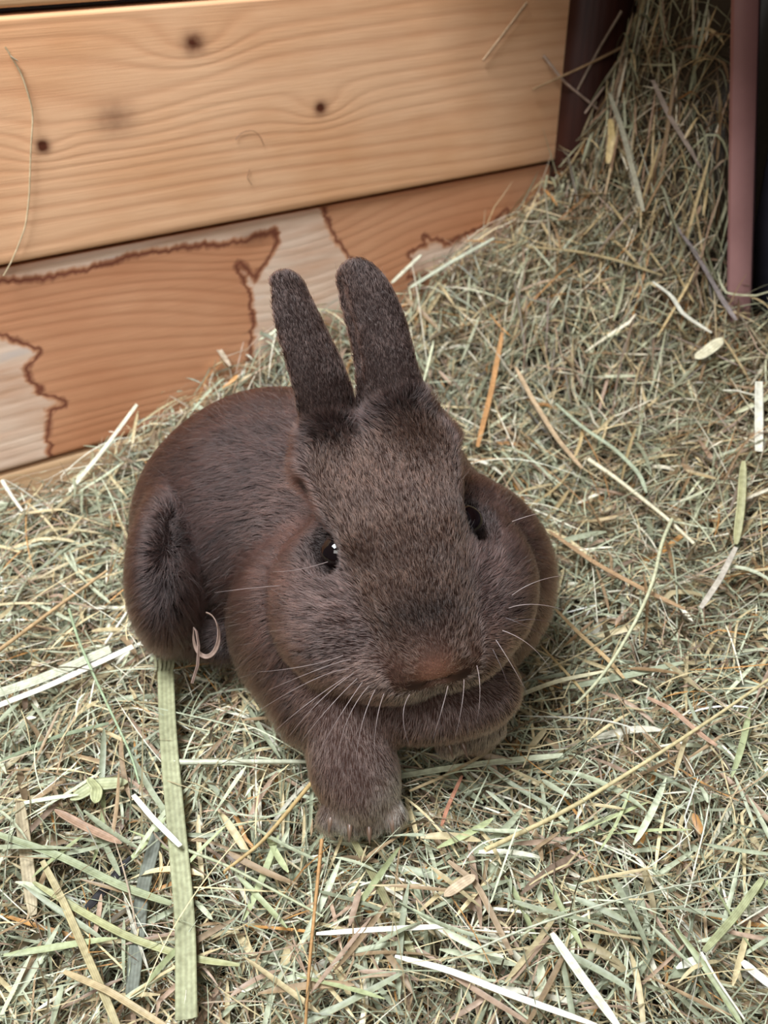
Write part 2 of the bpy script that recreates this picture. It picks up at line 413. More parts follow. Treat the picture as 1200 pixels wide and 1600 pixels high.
# ---------------------------------------------------------------- RABBIT
sk = N('brown_skin'); sk.link(sk.attr('tint'), sk.b.inputs['Base Color']); sk.b.inputs['Roughness'].default_value = .8; sk.b.inputs['Specular IOR Level'].default_value = .1
fm = bpy.data.materials.new('fur'); fm.use_nodes = True; t_ = fm.node_tree; t_.nodes.remove(t_.nodes['Principled BSDF'])
hb = t_.nodes.new('ShaderNodeBsdfHairPrincipled'); hb.model = 'CHIANG'; hb.parametrization = 'COLOR'
hb.inputs['Roughness'].default_value = .36; hb.inputs['Radial Roughness'].default_value = .45; hb.inputs['Coat'].default_value = .0; hb.inputs['IOR'].default_value = 1.45; hb.inputs['Random Roughness'].default_value = .2
at_ = t_.nodes.new('ShaderNodeAttribute'); at_.attribute_name = 'tint'
t_.links.new(at_.outputs['Color'], hb.inputs['Color']); t_.links.new(hb.outputs[0], t_.nodes['Material Output'].inputs['Surface'])

def head_coords(P): q = P-EAR_ROOT; return q@HS, q@HA, q@HT
def bell(P, c, r): return np.exp(-((P-np.asarray(c))**2).sum(1)/(r*r))
NOSTRIL = [(hp(sg*.0065, .1018, -.0248), sg) for sg in (-1, 1)]
COL = dict(body=lin(50, 32, 28), head=lin(82, 57, 45), cheek=lin(90, 68, 63), muzzle=lin(122, 92, 82), ear=lin(66, 48, 43), ruff=lin(88, 64, 56), paw=lin(92, 64, 54), nose=lin(172, 130, 114))
LEGC = px3(560, 1225, .407); LEGR = px3(738, 1140, .428)
def fur_zone(P):
    """weights and fur length of every spot on the coat"""
    s, a, t = head_coords(P)
    on_ear = np.zeros(len(P))
    for q, fd in EARS:
        w = px3(q[:, 0][:, None], q[:, 1][:, None], q[:, 2][:, None])
        dd = np.min([np.linalg.norm(P-w[i], axis=1)-q[i, 3] for i in range(3, len(q))], axis=0)
        on_ear = np.maximum(on_ear, smooth01(1-dd/.004))
    on_ear *= smooth01((-a-.004)/.008)
    head = smooth01((a+.004)/.012)*smooth01((t+.085)/.02)*smooth01((.068-np.hypot(s, t+.03))/.01)
    plate = head*smooth01((t+.0285+.006*(a > .07))/.012)*smooth01((.033-.14*np.maximum(a-.02, 0)-np.abs(s))/.006)
    leg = np.maximum(smooth01((.030-np.linalg.norm((P-LEGC)*[1, 1, .6], axis=1))/.008), smooth01((.026-np.linalg.norm(P-LEGR, axis=1))/.008))
    return s, a, t, on_ear, head, plate, leg
def coat_tint(P, z=None):
    s, a, t, ear, head, plate, leg = z or fur_zone(P)
    m = lambda c, k, w: c*(1-w[:, None])+COL[k]*w[:, None]
    c = np.tile(COL['body'], (len(P), 1))
    ruff = smooth01((.092-np.linalg.norm(P-px3(640, 940, .440), axis=1))/.03)
    c = m(c, 'ruff', ruff*.9); c = m(c, 'cheek', head*.9); c = m(c, 'head', plate); c = m(c, 'ear', ear); c = m(c, 'paw', leg)
    mz = head*smooth01((a-.082)/.012); c = m(c, 'muzzle', mz*.8)
    ns = np.exp(-((s/.0125)**2+((a-.101)/.0085)**4+((t+.020)/.009)**2)); c = m(c, 'nose', np.clip(ns*1.1, 0, 1))
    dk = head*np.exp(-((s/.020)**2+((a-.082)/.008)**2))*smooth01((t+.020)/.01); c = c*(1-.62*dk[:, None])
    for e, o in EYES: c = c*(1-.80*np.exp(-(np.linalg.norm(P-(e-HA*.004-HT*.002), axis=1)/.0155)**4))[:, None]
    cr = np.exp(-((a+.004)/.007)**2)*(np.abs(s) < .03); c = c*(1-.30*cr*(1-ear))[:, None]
    for e, sg in NOSTRIL: c = c*(1-.85*np.exp(-(np.linalg.norm((P-e)@HM.T/[.0080, .004, .0030], axis=1))**4))[:, None]
    for w_, r_, k_ in ((hp(.0006, .1080, -.0345), .0045, .8), (hp(-.010, .010, .002), .0035, .55), (px3(612, 1252, .401), .0095, 1.), (hp(-.010, .1060, -.0330), .0065, .30), (hp(.010, .1060, -.0330), .0065, .25), (px3(540, 1290, .398), .0075, .9), (px3(600, 1290, .399), .0080, .9), (px3(712, 1165, .420), .0060, .5), (px3(760, 1142, .420), .0070, .35)):
        w = bell(P, w_, r_)*k_; c = c*(1-w[:, None])+lin(238, 218, 198)*w[:, None]
    return c*np.array([.76, .68, .63])

rv, rf = surface_nets(rabbit_sdf, (-.175, .215, -.03), (.10, .49, .235), .0018)
nn = sdf_normal(rv)
rb = empty('rabbit', (float(px3(560, 900, .44)[0]), .36, .002))
tag(rb, 'chocolate brown rabbit with upright ears crouching on the hay', 'rabbit')
inv = np.array(rb.location)
zone_v = fur_zone(rv)
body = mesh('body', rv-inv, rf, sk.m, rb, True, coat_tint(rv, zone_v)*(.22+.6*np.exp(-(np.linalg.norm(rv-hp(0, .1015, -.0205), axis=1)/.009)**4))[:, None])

# fur: every hair is a curve rooted on the body
def grow_fur(n, mult_len=1., thick=1., stray=False):
    tri = np.concatenate([rf[:, [0, 1, 2]], rf[:, [0, 2, 3]]])
    A, B, Cc = rv[tri[:, 0]], rv[tri[:, 1]], rv[tri[:, 2]]
    ar = np.linalg.norm(np.cross(B-A, Cc-A), axis=1)
    cen = (A+B+Cc)/3
    face = -(nn[tri[:, 0]]@CF)                                         # fewer hairs on the far and under sides
    ar = ar*np.where(face < -.35, .25, 1)*np.where(cen[:, 2] < -.008, .1, 1)
    s, a, t = head_coords(cen)
    ar = ar*np.where(np.linalg.norm(cen-EAR_ROOT, axis=1) < .11, 1.7, 1.)
    pick = rng.choice(len(tri), n, p=ar/ar.sum())
    u = rng.random((n, 2)); fl = u.sum(1) > 1; u[fl] = 1-u[fl]
    P = A[pick]+(B-A)[pick]*u[:, :1]+(Cc-A)[pick]*u[:, 1:]
    Nn = nn[tri[pick, 0]]*(1-u.sum(1))[:, None]+nn[tri[pick, 1]]*u[:, :1]+nn[tri[pick, 2]]*u[:, 1:]
    Nn /= np.linalg.norm(Nn, axis=1, keepdims=True)
    s, a, t, ear, head, plate, leg = Z = fur_zone(P)
    keep = np.ones(n, bool)
    for e, o in EYES:
        keep &= np.linalg.norm(P-(e+o*.003), axis=1) > .0088
    for e, sg in NOSTRIL: keep &= np.linalg.norm((P-e)@HM.T/[.0080, .005, .0032], axis=1) > 1
    away = P-(NOSE+HA*.004-HT*.002); rr = np.linalg.norm(away, axis=1); away /= rr[:, None]
    bd = away+np.array([0, 0, -.45])*smooth01((rr-.05)/.05)[:, None]
    bd = bd+(smooth01((rr-.11)/.05)*(1-head)*(1-ear))[:, None]*np.array([-.35, .15, -.95])
    bd = bd*(1-plate[:, None])+(-HA)*plate[:, None]
    low = head*smooth01((-t-.028)/.02)*smooth01((a-.05)/.02)          # muzzle and chin hang down
    bd = bd+low[:, None]*(np.array([0, -.1, -1.])*1.1)
    dew = bell(P, px3(650, 1080, .40), .05)*(1-head)
    bd = bd+dew[:, None]*(np.array([0, -.25, -1.])*1.8)
    bd = bd*(1-leg[:, None])+np.array([.05, -.55, -.95])*leg[:, None]
    bd = bd*(1-ear[:, None])+unit(np.array([-.25, .25, .9]))*ear[:, None]
    ph = P*1.0
    nz = lambda f, o: np.stack([np.sin(ph[:, (k+1) % 3]*f+o+k)+np.sin(ph[:, (k+2) % 3]*f*1.37+2*o+k*2+3*np.sin(ph[:, k]*f*.61)) for k in range(3)], 1)*.5
    bd = bd/np.linalg.norm(bd, axis=1, keepdims=True)
    bd = bd+.12*nz(190, 1)+.20*nz(620, 2)+.16*nz(1400, 4)+.12*rng.normal(size=bd.shape)
    T = bd-Nn*(bd*Nn).sum(1)[:, None]; T /= np.maximum(np.linalg.norm(T, axis=1, keepdims=True), 1e-6)
    L = .0098*np.ones(n)
    L = L*(1-head)+.0072*head; L = L*(1-plate)+.0046*plate; L = L*(1-ear)+.0025*ear; L = L*(1-leg)+.0052*leg
    mz = head*smooth01((a-.066)/.02); L = L*(1-mz)+.0042*mz
    L = L*(1-np.exp(-(np.linalg.norm(P-hp(0, .1055, -.0215), axis=1)/.0105)**2)*.80)
    for e, o in EYES: L *= 1-.72*np.exp(-(np.linalg.norm(P-e, axis=1)/.0135)**4)
    for sg in (-1, 1): L *= 1-.5*np.exp(-(np.linalg.norm(P-hp(sg*.036, .030, -.0225), axis=1)/.011)**4)
    L *= rng.uniform(.65, 1.15, n)*mult_len
    lift = .56-.10*plate-.12*ear-.10*leg; lift = lift*(1-dew*.3)
    if stray: lift = lift+.15; T = T+.25*rng.normal(size=T.shape)
    k = 5; pts = np.empty((n, k, 3))
    for j, q in enumerate(np.linspace(0, 1, k)):
        up = lift*(q-.42*q*q); al = (1-lift*.5)*q
        pts[:, j] = P+L[:, None]*(Nn*up[:, None]+T*al[:, None]*(.55+.45*q))
        pts[:, j, 2] -= (L*.16*q*q)*(1-ear)
    base = coat_tint(P, Z)
    v = np.clip(rng.normal(1, .26, n)*(1+.30*nz(330, 5)[:, 0]), .4, 1.9)[:, None]
    lightn = (rng.random(n) < .045)[:, None]
    tip = base*1.75*v+.014+(.05 if stray else 0); tip = np.where(lightn, tip*1.2+lin(190, 176, 170)*.30, tip)
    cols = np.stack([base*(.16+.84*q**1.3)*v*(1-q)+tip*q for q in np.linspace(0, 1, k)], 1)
    rad = np.array([1, 1, .9, .65, .12])[None]*(.000062*thick)*rng.uniform(.7, 1.3, n)[:, None]
    return pts[keep], np.clip(cols[keep], 0, .9), rad[keep]
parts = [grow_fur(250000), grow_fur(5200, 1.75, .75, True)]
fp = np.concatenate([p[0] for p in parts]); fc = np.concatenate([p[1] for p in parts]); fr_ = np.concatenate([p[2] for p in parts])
hc = bpy.data.hair_curves.new('fur'); hc.add_curves([5]*len(fp))
hc.attributes['position'].data.foreach_set('vector', (fp-inv).astype(np.float32).ravel())
(hc.attributes.get('radius') or hc.attributes.new('radius', 'FLOAT', 'POINT')).data.foreach_set('value', fr_.astype(np.float32).ravel())
hc.attributes.new('tint', 'FLOAT_COLOR', 'POINT').data.foreach_set('color', np.concatenate([fc, np.ones(fc.shape[:2]+(1,))], 2).astype(np.float32).ravel())
hc.materials.append(fm)
fur = bpy.data.objects.new('fur', hc); S.collection.objects.link(fur); fur.parent = rb; fur['kind'] = 'stuff'

# eyes
em = N('eye_gloss'); em.b.inputs['Base Color'].default_value = (.004, .002, .002, 1); em.b.inputs['Roughness'].default_value = .06; em.b.inputs['Coat Weight'].default_value = .25; em.b.inputs['Specular IOR Level'].default_value = .3; em.b.inputs['Coat Roughness'].default_value = .02
lm = N('eyelid'); lm.b.inputs['Base Color'].default_value = tuple(lin(22, 13, 12))+(1,); lm.b.inputs['Roughness'].default_value = .6
def ball(c, r, nu=28, nv=18):
    u = np.linspace(0, 2*np.pi, nu, endpoint=False); w = np.linspace(0, np.pi, nv)
    v = np.array([(math.cos(a)*math.sin(b), math.sin(a)*math.sin(b), math.cos(b)) for b in w for a in u])*r+c
    f = [(i*nu+j, i*nu+(j+1) % nu, (i+1)*nu+(j+1) % nu, (i+1)*nu+j) for i in range(nv-1) for j in range(nu)]
    return v, f
def tube(P, R, k=8, flat=None):
    P = np.asarray(P, float); T = np.gradient(P, axis=0); T /= np.linalg.norm(T, axis=1, keepdims=True)
    up = np.array([.13, .21, .97]); A = np.cross(T, up); A /= np.linalg.norm(A, axis=1, keepdims=True); B = np.cross(T, A)
    v = []
    for p, r, a, b in zip(P, R, A, B): v += [p+r*(math.cos(q)*a+math.sin(q)*b) for q in np.linspace(0, 2*np.pi, k, endpoint=False)]
    n = len(P); f = [(i*k+j, i*k+(j+1) % k, (i+1)*k+(j+1) % k, (i+1)*k+j) for i in range(n-1) for j in range(k)]
    return np.array(v), f
for e, o in EYES:
    v, f = ball(e-inv, .0076); eo = mesh('eye', v, f, em.m, rb, True)
    ax = unit(np.cross(o, HT)); ay = np.cross(o, ax)
    q = np.linspace(0, 2*np.pi, 27)
    ring = np.array([e+o*.0028+(.0069*math.cos(w)*ax+.0060*math.sin(w)*ay) for w in q])-inv
    v, f = tube(ring, np.full(27, .0007), 6); mesh('eyelid', v, f, lm.m, eo, True)
# whiskers
wm = N('whisker'); wm.b.inputs['Base Color'].default_value = tuple(lin(140, 125, 121))+(1,); wm.b.inputs['Roughness'].default_value = .3
wd = N('dark_whisker'); wd.b.inputs['Base Color'].default_value = tuple(lin(60, 44, 42))+(1,); wd.b.inputs['Roughness'].default_value = .3
WH = [((548, 1030), (500, 1045), (420, 1078), .375, .372, 0), ((545, 1045), (490, 1062), (408, 1108), .375, .370, 0), ((552, 1052), (500, 1095), (452, 1150), .373, .366, 0), ((558, 1060), (510, 1110), (470, 1160), .372, .365, 0),
      ((566, 1066), (530, 1120), (500, 1172), .371, .364, 0), ((576, 1072), (545, 1120), (528, 1180), .370, .362, 0), ((536, 1024), (480, 1040), (405, 1050), .377, .374, 0), ((540, 1058), (480, 1100), (432, 1140), .375, .368, 0),
      ((586, 1078), (566, 1130), (556, 1190), .369, .361, 0), ((600, 1084), (588, 1130), (585, 1186), .368, .361, 0), ((440, 915), (392, 919), (335, 926), .400, .396, 0), ((512, 878), (465, 890), (425, 893), .392, .385, 0),
      ((795, 950), (845, 945), (905, 962), .382, .384, 0), ((790, 965), (835, 985), (880, 1010), .380, .380, 1), ((785, 985), (830, 1010), (862, 1050), .378, .376, 0), ((775, 1000), (800, 1040), (825, 1085), .376, .372, 0),
      ((800, 930), (850, 905), (912, 898), .386, .390, 0), ((770, 1015), (790, 1060), (800, 1100), .374, .370, 1), ((800, 815), (838, 803), (870, 798), .395, .398, 0), ((745, 1040), (750, 1080), (745, 1130), .370, .364, 0),
      ((725, 1062), (722, 1100), (712, 1150), .369, .362, 0), ((700, 1072), (690, 1110), (676, 1156), .368, .361, 0), ((640, 1085), (630, 1120), (640, 1165), .367, .361, 0), ((795, 975), (850, 970), (920, 1000), .381, .381, 1)]
for a, b, c, d0, d1, k in WH:
    A = px3(*a, d0); Bm = px3(*b, (d0+d1)/2-.003); Cc = px3(*c, d1)
    q = np.linspace(0, 1, 12)[:, None]; p = (1-q)**2*A+2*q*(1-q)*(2*Bm-.5*A-.5*Cc)+q*q*Cc
    v, f = tube(p-inv, np.linspace(.00015, .00003, 12), 5); mesh('whisker', v, f, (wd if k else wm).m, rb, True)
# claws
cm = N('claw'); cm.b.inputs['Base Color'].default_value = tuple(lin(92, 72, 58))+(1,); cm.b.inputs['Roughness'].default_value = .35
for x, y, d in ((517, 1285, .3985), (547, 1297, .3975), (577, 1300, .3975), (612, 1288, .3985), (700, 1168, .4165), (722, 1168, .4165)):
    p0 = px3(x, y-8, d); p = np.array([p0+np.array([.0003*(x-565)/20*q, -.0052*q, -.0014*q-.0030*q*q]) for q in np.linspace(0, 1, 6)])
    v, f = tube(p-inv, .0013*np.array([1, 1, .9, .7, .45, .08]), 8); mesh('claw', v, f, cm.m, rb, True)
# ---------------------------------------------------------------- HAY
hm = N('dry_grass'); gc = hm.n('ShaderNodeTexCoord').outputs['Generated']; geo = hm.n('ShaderNodeNewGeometry').outputs['Position']
spk = hm.ramp(hm.noise(geo, 420, 3), [(.3, (.72, .70, .66)), (.7, (1.08, 1.08, 1.08))]); tinted = hm.mix(1., hm.attr('tint'), (1, 1, 1), 'MULTIPLY')
hm.link(spk, tinted.node.inputs[7]); hm.link(tinted, hm.b.inputs['Base Color']); hm.b.inputs['Roughness'].default_value = .48; hm.b.inputs['Specular IOR Level'].default_value = .4
tr = hm.n('ShaderNodeBsdfTranslucent'); hm.link(hm.attr('tint'), tr.inputs['Color'])
ms = hm.n('ShaderNodeMixShader'); ms.inputs[0].default_value = .14; hm.link(hm.b.outputs[0], ms.inputs[1]); hm.link(tr.outputs[0], ms.inputs[2])
hm.link(ms.outputs[0], hm.t.nodes['Material Output'].inputs['Surface'])
PAL = [(lin(156, 162, 136), .23), (lin(194, 200, 172), .16), (lin(204, 188, 148), .21), (lin(150, 128, 100), .13), (lin(166, 142, 122), .08), (lin(232, 228, 208), .10), (lin(188, 140, 84), .03), (lin(92, 80, 58), .07)]
PC = np.array([p[0] for p in PAL]); PW = np.array([p[1] for p in PAL])

def strands(n, box_, width, length, off, tilt, curl=1., segs=6, cols=None, steep=0.):
    """n blades lying on the hay: returns centre lines (n, segs+1, 3), widths, side vectors, colours"""
    amp = .0 if off[0] > 0 else .0080
    x = rng.uniform(box_[0], box_[1], n); y = rng.uniform(box_[2], box_[3], n)
    L = rng.uniform(*length, n)*rng.uniform(.6, 1, n); th = rng.uniform(0, 2*np.pi, n)
    gx_ = (hay_h(x+.004, y)-hay_h(x-.004, y))/.008; gy_ = (hay_h(x, y+.004)-hay_h(x, y-.004))/.008
    th = np.arctan2(gy_, gx_)+np.pi/2+np.arctan2(np.sin(th)/np.sqrt(1+gx_**2+gy_**2), np.cos(th))      # even spread over the slope
    kap = rng.normal(0, 5*curl, n)/np.maximum(L/.05, .5); kink = rng.normal(0, .5*curl, n)*(rng.random(n) < .35); kp = rng.integers(1, segs, n)
    o = rng.uniform(*off, n)+amp*(np.sin(230*x+3*np.sin(90*y))*np.sin(210*y+3*np.sin(80*x))-.25); tl = rng.normal(0, tilt, n); arch = np.abs(rng.normal(0, .05, n))*L
    P = np.empty((n, segs+1, 3)); a = th.copy(); st = L/segs
    px, py = x-np.cos(th)*L/2, y-np.sin(th)*L/2
    for j in range(segs+1):
        q = j/segs
        P[:, j, 0] = px; P[:, j, 1] = py
        # follow the slope at constant blade length
        a = a+kap*st+np.where(kp == j, kink, 0)
        h0 = hay_h(px, py); e = .004
        g = (hay_h(px+np.cos(a)*e, py+np.sin(a)*e)-h0)/e
        f_ = 1/np.sqrt(1+g*g)
        P[:, j, 2] = h0+o+tl*(q-.5)*L+arch*(4*q*(1-q))
        px = px+np.cos(a)*st*f_; py = py+np.sin(a)*st*f_
    if steep:
        P[:, :, 2] = P[:, :, 2]+0
    w = rng.uniform(*width, n)
    rl = rng.uniform(-.9, .9, n)
    c = PC[rng.choice(len(PC), n, p=PW/PW.sum())] if cols is None else np.tile(cols, (n, 1))
    c = c*np.clip(rng.normal(1, .16, (n, 1)), .55, 1.4)
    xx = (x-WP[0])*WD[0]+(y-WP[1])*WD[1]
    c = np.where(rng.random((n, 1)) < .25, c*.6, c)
    br = smooth01((xx-.20)/.25)[:, None]; c = c*(1-br*.75)+c*np.array([.72, .62, .52])*br*.75  # browner hay towards the heap, its shade also put into the tint
    return P, w, rl, np.clip(c, 0, .92)

def ribbon(P, w, rl, fold=.35):
    n, k, _ = P.shape
    T = np.gradient(P, axis=1); T /= np.maximum(np.linalg.norm(T, axis=2, keepdims=True), 1e-9)
    Z = np.array([0, 0, 1.]); Sd = np.cross(T, Z); Sd /= np.maximum(np.linalg.norm(Sd, axis=2, keepdims=True), 1e-6)
    Up = np.cross(Sd, T)
    r = rl[:, None]+np.linspace(-.4, .4, k)[None]*np.sin(rl*9)[:, None]
    A = Sd*np.cos(r)[..., None]+Up*np.sin(r)[..., None]; B = np.cross(A, T)
    q = np.linspace(0, 1, k); ww = w[:, None]*.5*(1-.75*np.abs(2*q-1)**4)[None]
    V = np.stack([P-A*ww[..., None]+B*(ww*fold)[..., None], P, P+A*ww[..., None]+B*(ww*fold)[..., None]], 2)   # n,k,3,3
    base = (np.arange(n)[:, None, None]*k*3+np.arange(k-1)[None, :, None]*3)
    f = np.stack([base+0, base+1, base+4, base+3], -1); f2 = np.stack([base+1, base+2, base+5, base+4], -1)
    return V.reshape(-1, 3), np.concatenate([f.reshape(-1, 4), f2.reshape(-1, 4)])
def thin_ribbon(P, w, rl):
    n, k, _ = P.shape
    T = np.gradient(P, axis=1); T /= np.maximum(np.linalg.norm(T, axis=2, keepdims=True), 1e-9)
    Z = np.array([0, 0, 1.]); Sd = np.cross(T, Z); Sd /= np.maximum(np.linalg.norm(Sd, axis=2, keepdims=True), 1e-6)
    Up = np.cross(Sd, T); A = Sd*np.cos(rl)[:, None, None]+Up*np.sin(rl)[:, None, None]
    q = np.linspace(0, 1, k); ww = (w[:, None]*.5*(1-.6*np.abs(2*q-1)**4)[None])[..., None]
    V = np.stack([P-A*ww, P+A*ww], 2); base = (np.arange(n)[:, None, None]*k*2+np.arange(k-1)[None, :, None]*2)
    return V.reshape(-1, 3), np.stack([base+0, base+1, base+3, base+2], -1).reshape(-1, 4)

def clear(P, w, margin=.0012):
    """drop blades that would run through the rabbit, the walls or right before the lens"""
    n, k, _ = P.shape; Q = P.reshape(-1, 3); ok = np.ones(len(Q), bool)
    dx, dy = Q[:, 0]-WP[0], Q[:, 1]-WP[1]
    s = dx*WD[0]+dy*WD[1]; ww = dx*WE[0]+dy*WE[1]
    ok &= (ww > np.where(s > .453, .0225, .0025)) & (s < S_END-.003)
    ok &= ~((s > SIDE_S-.026) & (ww > SIDE_W-.022-.2*np.maximum(Q[:, 2]-.12, -.1)))
    near = (Q[:, 0] > -.19) & (Q[:, 0] < .11) & (Q[:, 1] > .2) & (Q[:, 1] < .5) & (Q[:, 2] > -.02)
    idx = np.flatnonzero(near & ok)
    for i in range(0, len(idx), 40000):
        j = idx[i:i+40000]; ok[j] = rabbit_sdf(Q[j]) > margin
    return ok.reshape(n, k).all(1)

def bed(name, box_, specs, label, cat, seg_mask):
    V, F, Cl = [], [], []; base = 0
    gx = np.arange(box_[0], box_[1], .006); gy = np.arange(box_[2], box_[3], .006)
    X_, Y_ = np.meshgrid(gx, gy); dx, dy = X_-WP[0], Y_-WP[1]
    s = dx*WD[0]+dy*WD[1]; w = dx*WE[0]+dy*WE[1]
    Zb = hay_h(X_, Y_)-.030
    nx = len(gx); i = (np.arange(len(gy)-1)[:, None]*nx+np.arange(nx-1)[None]).ravel()
    f = np.stack([i, i+1, i+nx+1, i+nx], 1)
    okv = ((w > .001) & (s < S_END-.001) & ~((s > SIDE_S-.002) & (w > SIDE_W+.01)) & seg_mask(s, w)).ravel()
    f = f[okv[f].all(1)]
    used = np.unique(f); rem = -np.ones(X_.size, int); rem[used] = np.arange(len(used))
    vb = np.stack([X_.ravel(), Y_.ravel(), Zb.ravel()], 1)[used]
    V.append(vb); F.append(rem[f]); Cl.append(np.tile(lin(44, 36, 24), (len(vb), 1))); base = len(vb)  # base coloured dark to deepen the shade between the blades
    for (n, kw, wide) in specs:
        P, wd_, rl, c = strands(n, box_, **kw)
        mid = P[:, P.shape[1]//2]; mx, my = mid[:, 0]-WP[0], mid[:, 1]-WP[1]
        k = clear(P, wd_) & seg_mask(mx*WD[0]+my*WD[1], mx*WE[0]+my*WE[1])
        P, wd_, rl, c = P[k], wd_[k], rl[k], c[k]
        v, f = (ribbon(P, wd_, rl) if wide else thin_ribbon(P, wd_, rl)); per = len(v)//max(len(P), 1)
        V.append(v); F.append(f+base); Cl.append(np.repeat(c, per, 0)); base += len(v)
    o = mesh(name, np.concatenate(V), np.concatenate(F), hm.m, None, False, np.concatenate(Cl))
    tag(o, label, cat, None, 'stuff'); return o
is_pile = lambda s, w: (s > .34+.10*smooth01((w-.10)/.2)*(w < .3)+.30*(w >= .3)) & (w < .32)
flat = lambda n, m: (int(n*m))
BX = (-.42, .37, .10, .74)
bed('hay_bed', BX, [
    (26000, dict(width=(.0004, .0011), length=(.02, .07), off=(-.026, -.008), tilt=.10, segs=5), False),
    (32000, dict(width=(.00030, .0009), length=(.015, .065), off=(-.011, .004), tilt=.18, segs=7), False),
    (13000, dict(width=(.0009, .0022), length=(.012, .055), off=(-.013, .003), tilt=.10, segs=6), True),
    (2600, dict(width=(.0018, .0036), length=(.015, .055), off=(-.006, .002), tilt=.06, segs=7, curl=.6), True),
    (5000, dict(width=(.0004, .0012), length=(.006, .016), off=(-.003, .006), tilt=.3, segs=3), True),
    (1800, dict(width=(.0003, .0007), length=(.04, .12), off=(.001, .009), tilt=.26, segs=12, curl=1.6), False)],
    'loose bed of pale green and straw coloured hay covering the floor', 'hay', lambda s, w: ~is_pile(s, w))
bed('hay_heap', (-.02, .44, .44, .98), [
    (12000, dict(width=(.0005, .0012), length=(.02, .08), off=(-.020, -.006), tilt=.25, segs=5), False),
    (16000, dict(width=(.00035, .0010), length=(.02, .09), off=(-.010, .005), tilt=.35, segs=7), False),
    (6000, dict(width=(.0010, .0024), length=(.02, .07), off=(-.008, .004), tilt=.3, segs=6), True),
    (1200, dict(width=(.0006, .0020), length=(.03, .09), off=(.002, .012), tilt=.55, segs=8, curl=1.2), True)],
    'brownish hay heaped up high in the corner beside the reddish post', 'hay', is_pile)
# ---------------------------------------------------------------- SINGLE STALKS AND BLADES
G, PG, ST, TB, PB, CR, OR, DK = [p[0] for p in PAL]
WHITE = lin(236, 234, 220); GREY = lin(122, 128, 112); YEL = lin(206, 182, 104); LG = lin(172, 180, 136)
def curve_pts(P, n):
    P = np.asarray(P, float); t = np.linspace(0, 1, len(P)); q = np.linspace(0, 1, n)
    if len(P) == 2: return P[0]+(P[1]-P[0])*q[:, None]
    out = np.stack([np.interp(q, t, P[:, k]) for k in range(3)], 1)
    for _ in range(2): out[1:-1] = (out[:-2]+2*out[1:-1]+out[2:])/4
    return out
def blade_mesh(name, P, w, col, kind='blade', roll=0., taper=.35, stripes=True):
    """a solid blade: folded strip with a real thickness and lengthwise ribs, or a round stem"""
    P = np.asarray(P); k = len(P); col = np.asarray(col)*.66+float(np.mean(col))*.34*np.array([1.05, 1.0, .85])
    if kind == 'stem':
        q = np.linspace(0, 1, k); v, f = tube(P, w*.5*(1-taper*q), 6)
        cc = np.repeat(col[None]*(1+.10*np.sin(q*37+w*9e3))[:, None], 6, 0)
        o = mesh(name, v-P[0], f, hm.m, None, True, np.clip(cc, 0, .95)); o.location = P[0]; return o
    T = np.gradient(P, axis=0); T /= np.linalg.norm(T, axis=1, keepdims=True)
    Sd = np.cross(T, [0, 0, 1.]); Sd /= np.linalg.norm(Sd, axis=1, keepdims=True); Up = np.cross(Sd, T)
    A = Sd*math.cos(roll)+Up*math.sin(roll); B = np.cross(A, T)
    m = 9; u = np.linspace(-1, 1, m); rib = np.where(np.arange(m) % 2, .05, -.02)-.16*(1-u*u) if stripes else -.2*(1-u*u)
    q = np.linspace(0, 1, k); ww = w*.5*(1-taper*np.abs(2*q-1)**5)
    top = P[:, None]+A[:, None]*(u[None, :, None]*ww[:, None, None])+B[:, None]*(rib[None, :, None]*ww[:, None, None])
    th = B[:, None]*.00018
    v = np.concatenate([(top-th).reshape(-1, 3), (top+th).reshape(-1, 3)]); n1 = k*m
    i = (np.arange(k-1)[:, None]*m+np.arange(m-1)[None]).ravel()
    f = np.concatenate([np.stack([i, i+1, i+m+1, i+m], 1), np.stack([i, i+m, i+m+1, i+1], 1)+n1])
    L_ = np.arange(k-1)*m; R_ = L_+m-1
    f = np.concatenate([f, np.stack([L_, L_+m, L_+m+n1, L_+n1], 1), np.stack([R_, R_+n1, R_+m+n1, R_+m], 1)])
    sh = np.where(np.arange(m) % 2, 1.12, .86); cc = col[None, None]*sh[None, :, None]*(1+.08*np.sin(q*23))[:, None, None]
    cc = np.tile(cc.reshape(-1, 3), (2, 1))
    o = mesh(name, v-P[0], f, hm.m, None, True, np.clip(cc, 0, .95)); o.location = P[0]; return o
def lay(name, pts, wpx_, col, label, kind='blade', off=.007, roll=0., taper=.35, n=18, cat='straw', lift=None):
    """a blade whose run over the hay is given by spots of the photograph; wpx_ is its width in photograph pixels"""
    O = off if hasattr(off, '__len__') else [off]*len(pts)
    P = np.array([on_hay(x, y, o) for (x, y), o in zip(pts, O)])
    d = float(np.mean((P-CC)@CF)); P = curve_pts(P, n)
    o = blade_mesh(name, P, wpx_*d/FPX, col, kind, roll, taper)
    return tag(o, label, cat)
B_, S_ = 'dry_straw', 'dry_straw'
lay(B_, [(258, 1030), (262, 1150), (276, 1300), (290, 1440), (291, 1592)], 29, lin(160, 164, 118), 'broad ribbed grey green blade with frayed upper end running down the left foreground', off=.012, taper=.0)
lay(B_, [(-30, 1092), (60, 1062), (172, 1014)], 21, PG, 'wide pale green split blade at the left edge, the upper of two side by side', off=.011, taper=.1)
lay(B_, [(-30, 1113), (80, 1070), (208, 1010)], 12, WHITE, 'narrow creamy white blade at the left edge, the lower of two side by side', off=.013, taper=.1)
lay(S_, [(108, 952), (122, 1000), (160, 1085), (205, 1178), (218, 1225)], 5, lin(158, 186, 140), 'thin bent green stem crossing the two pale blades at the left edge', 'stem', off=.017)
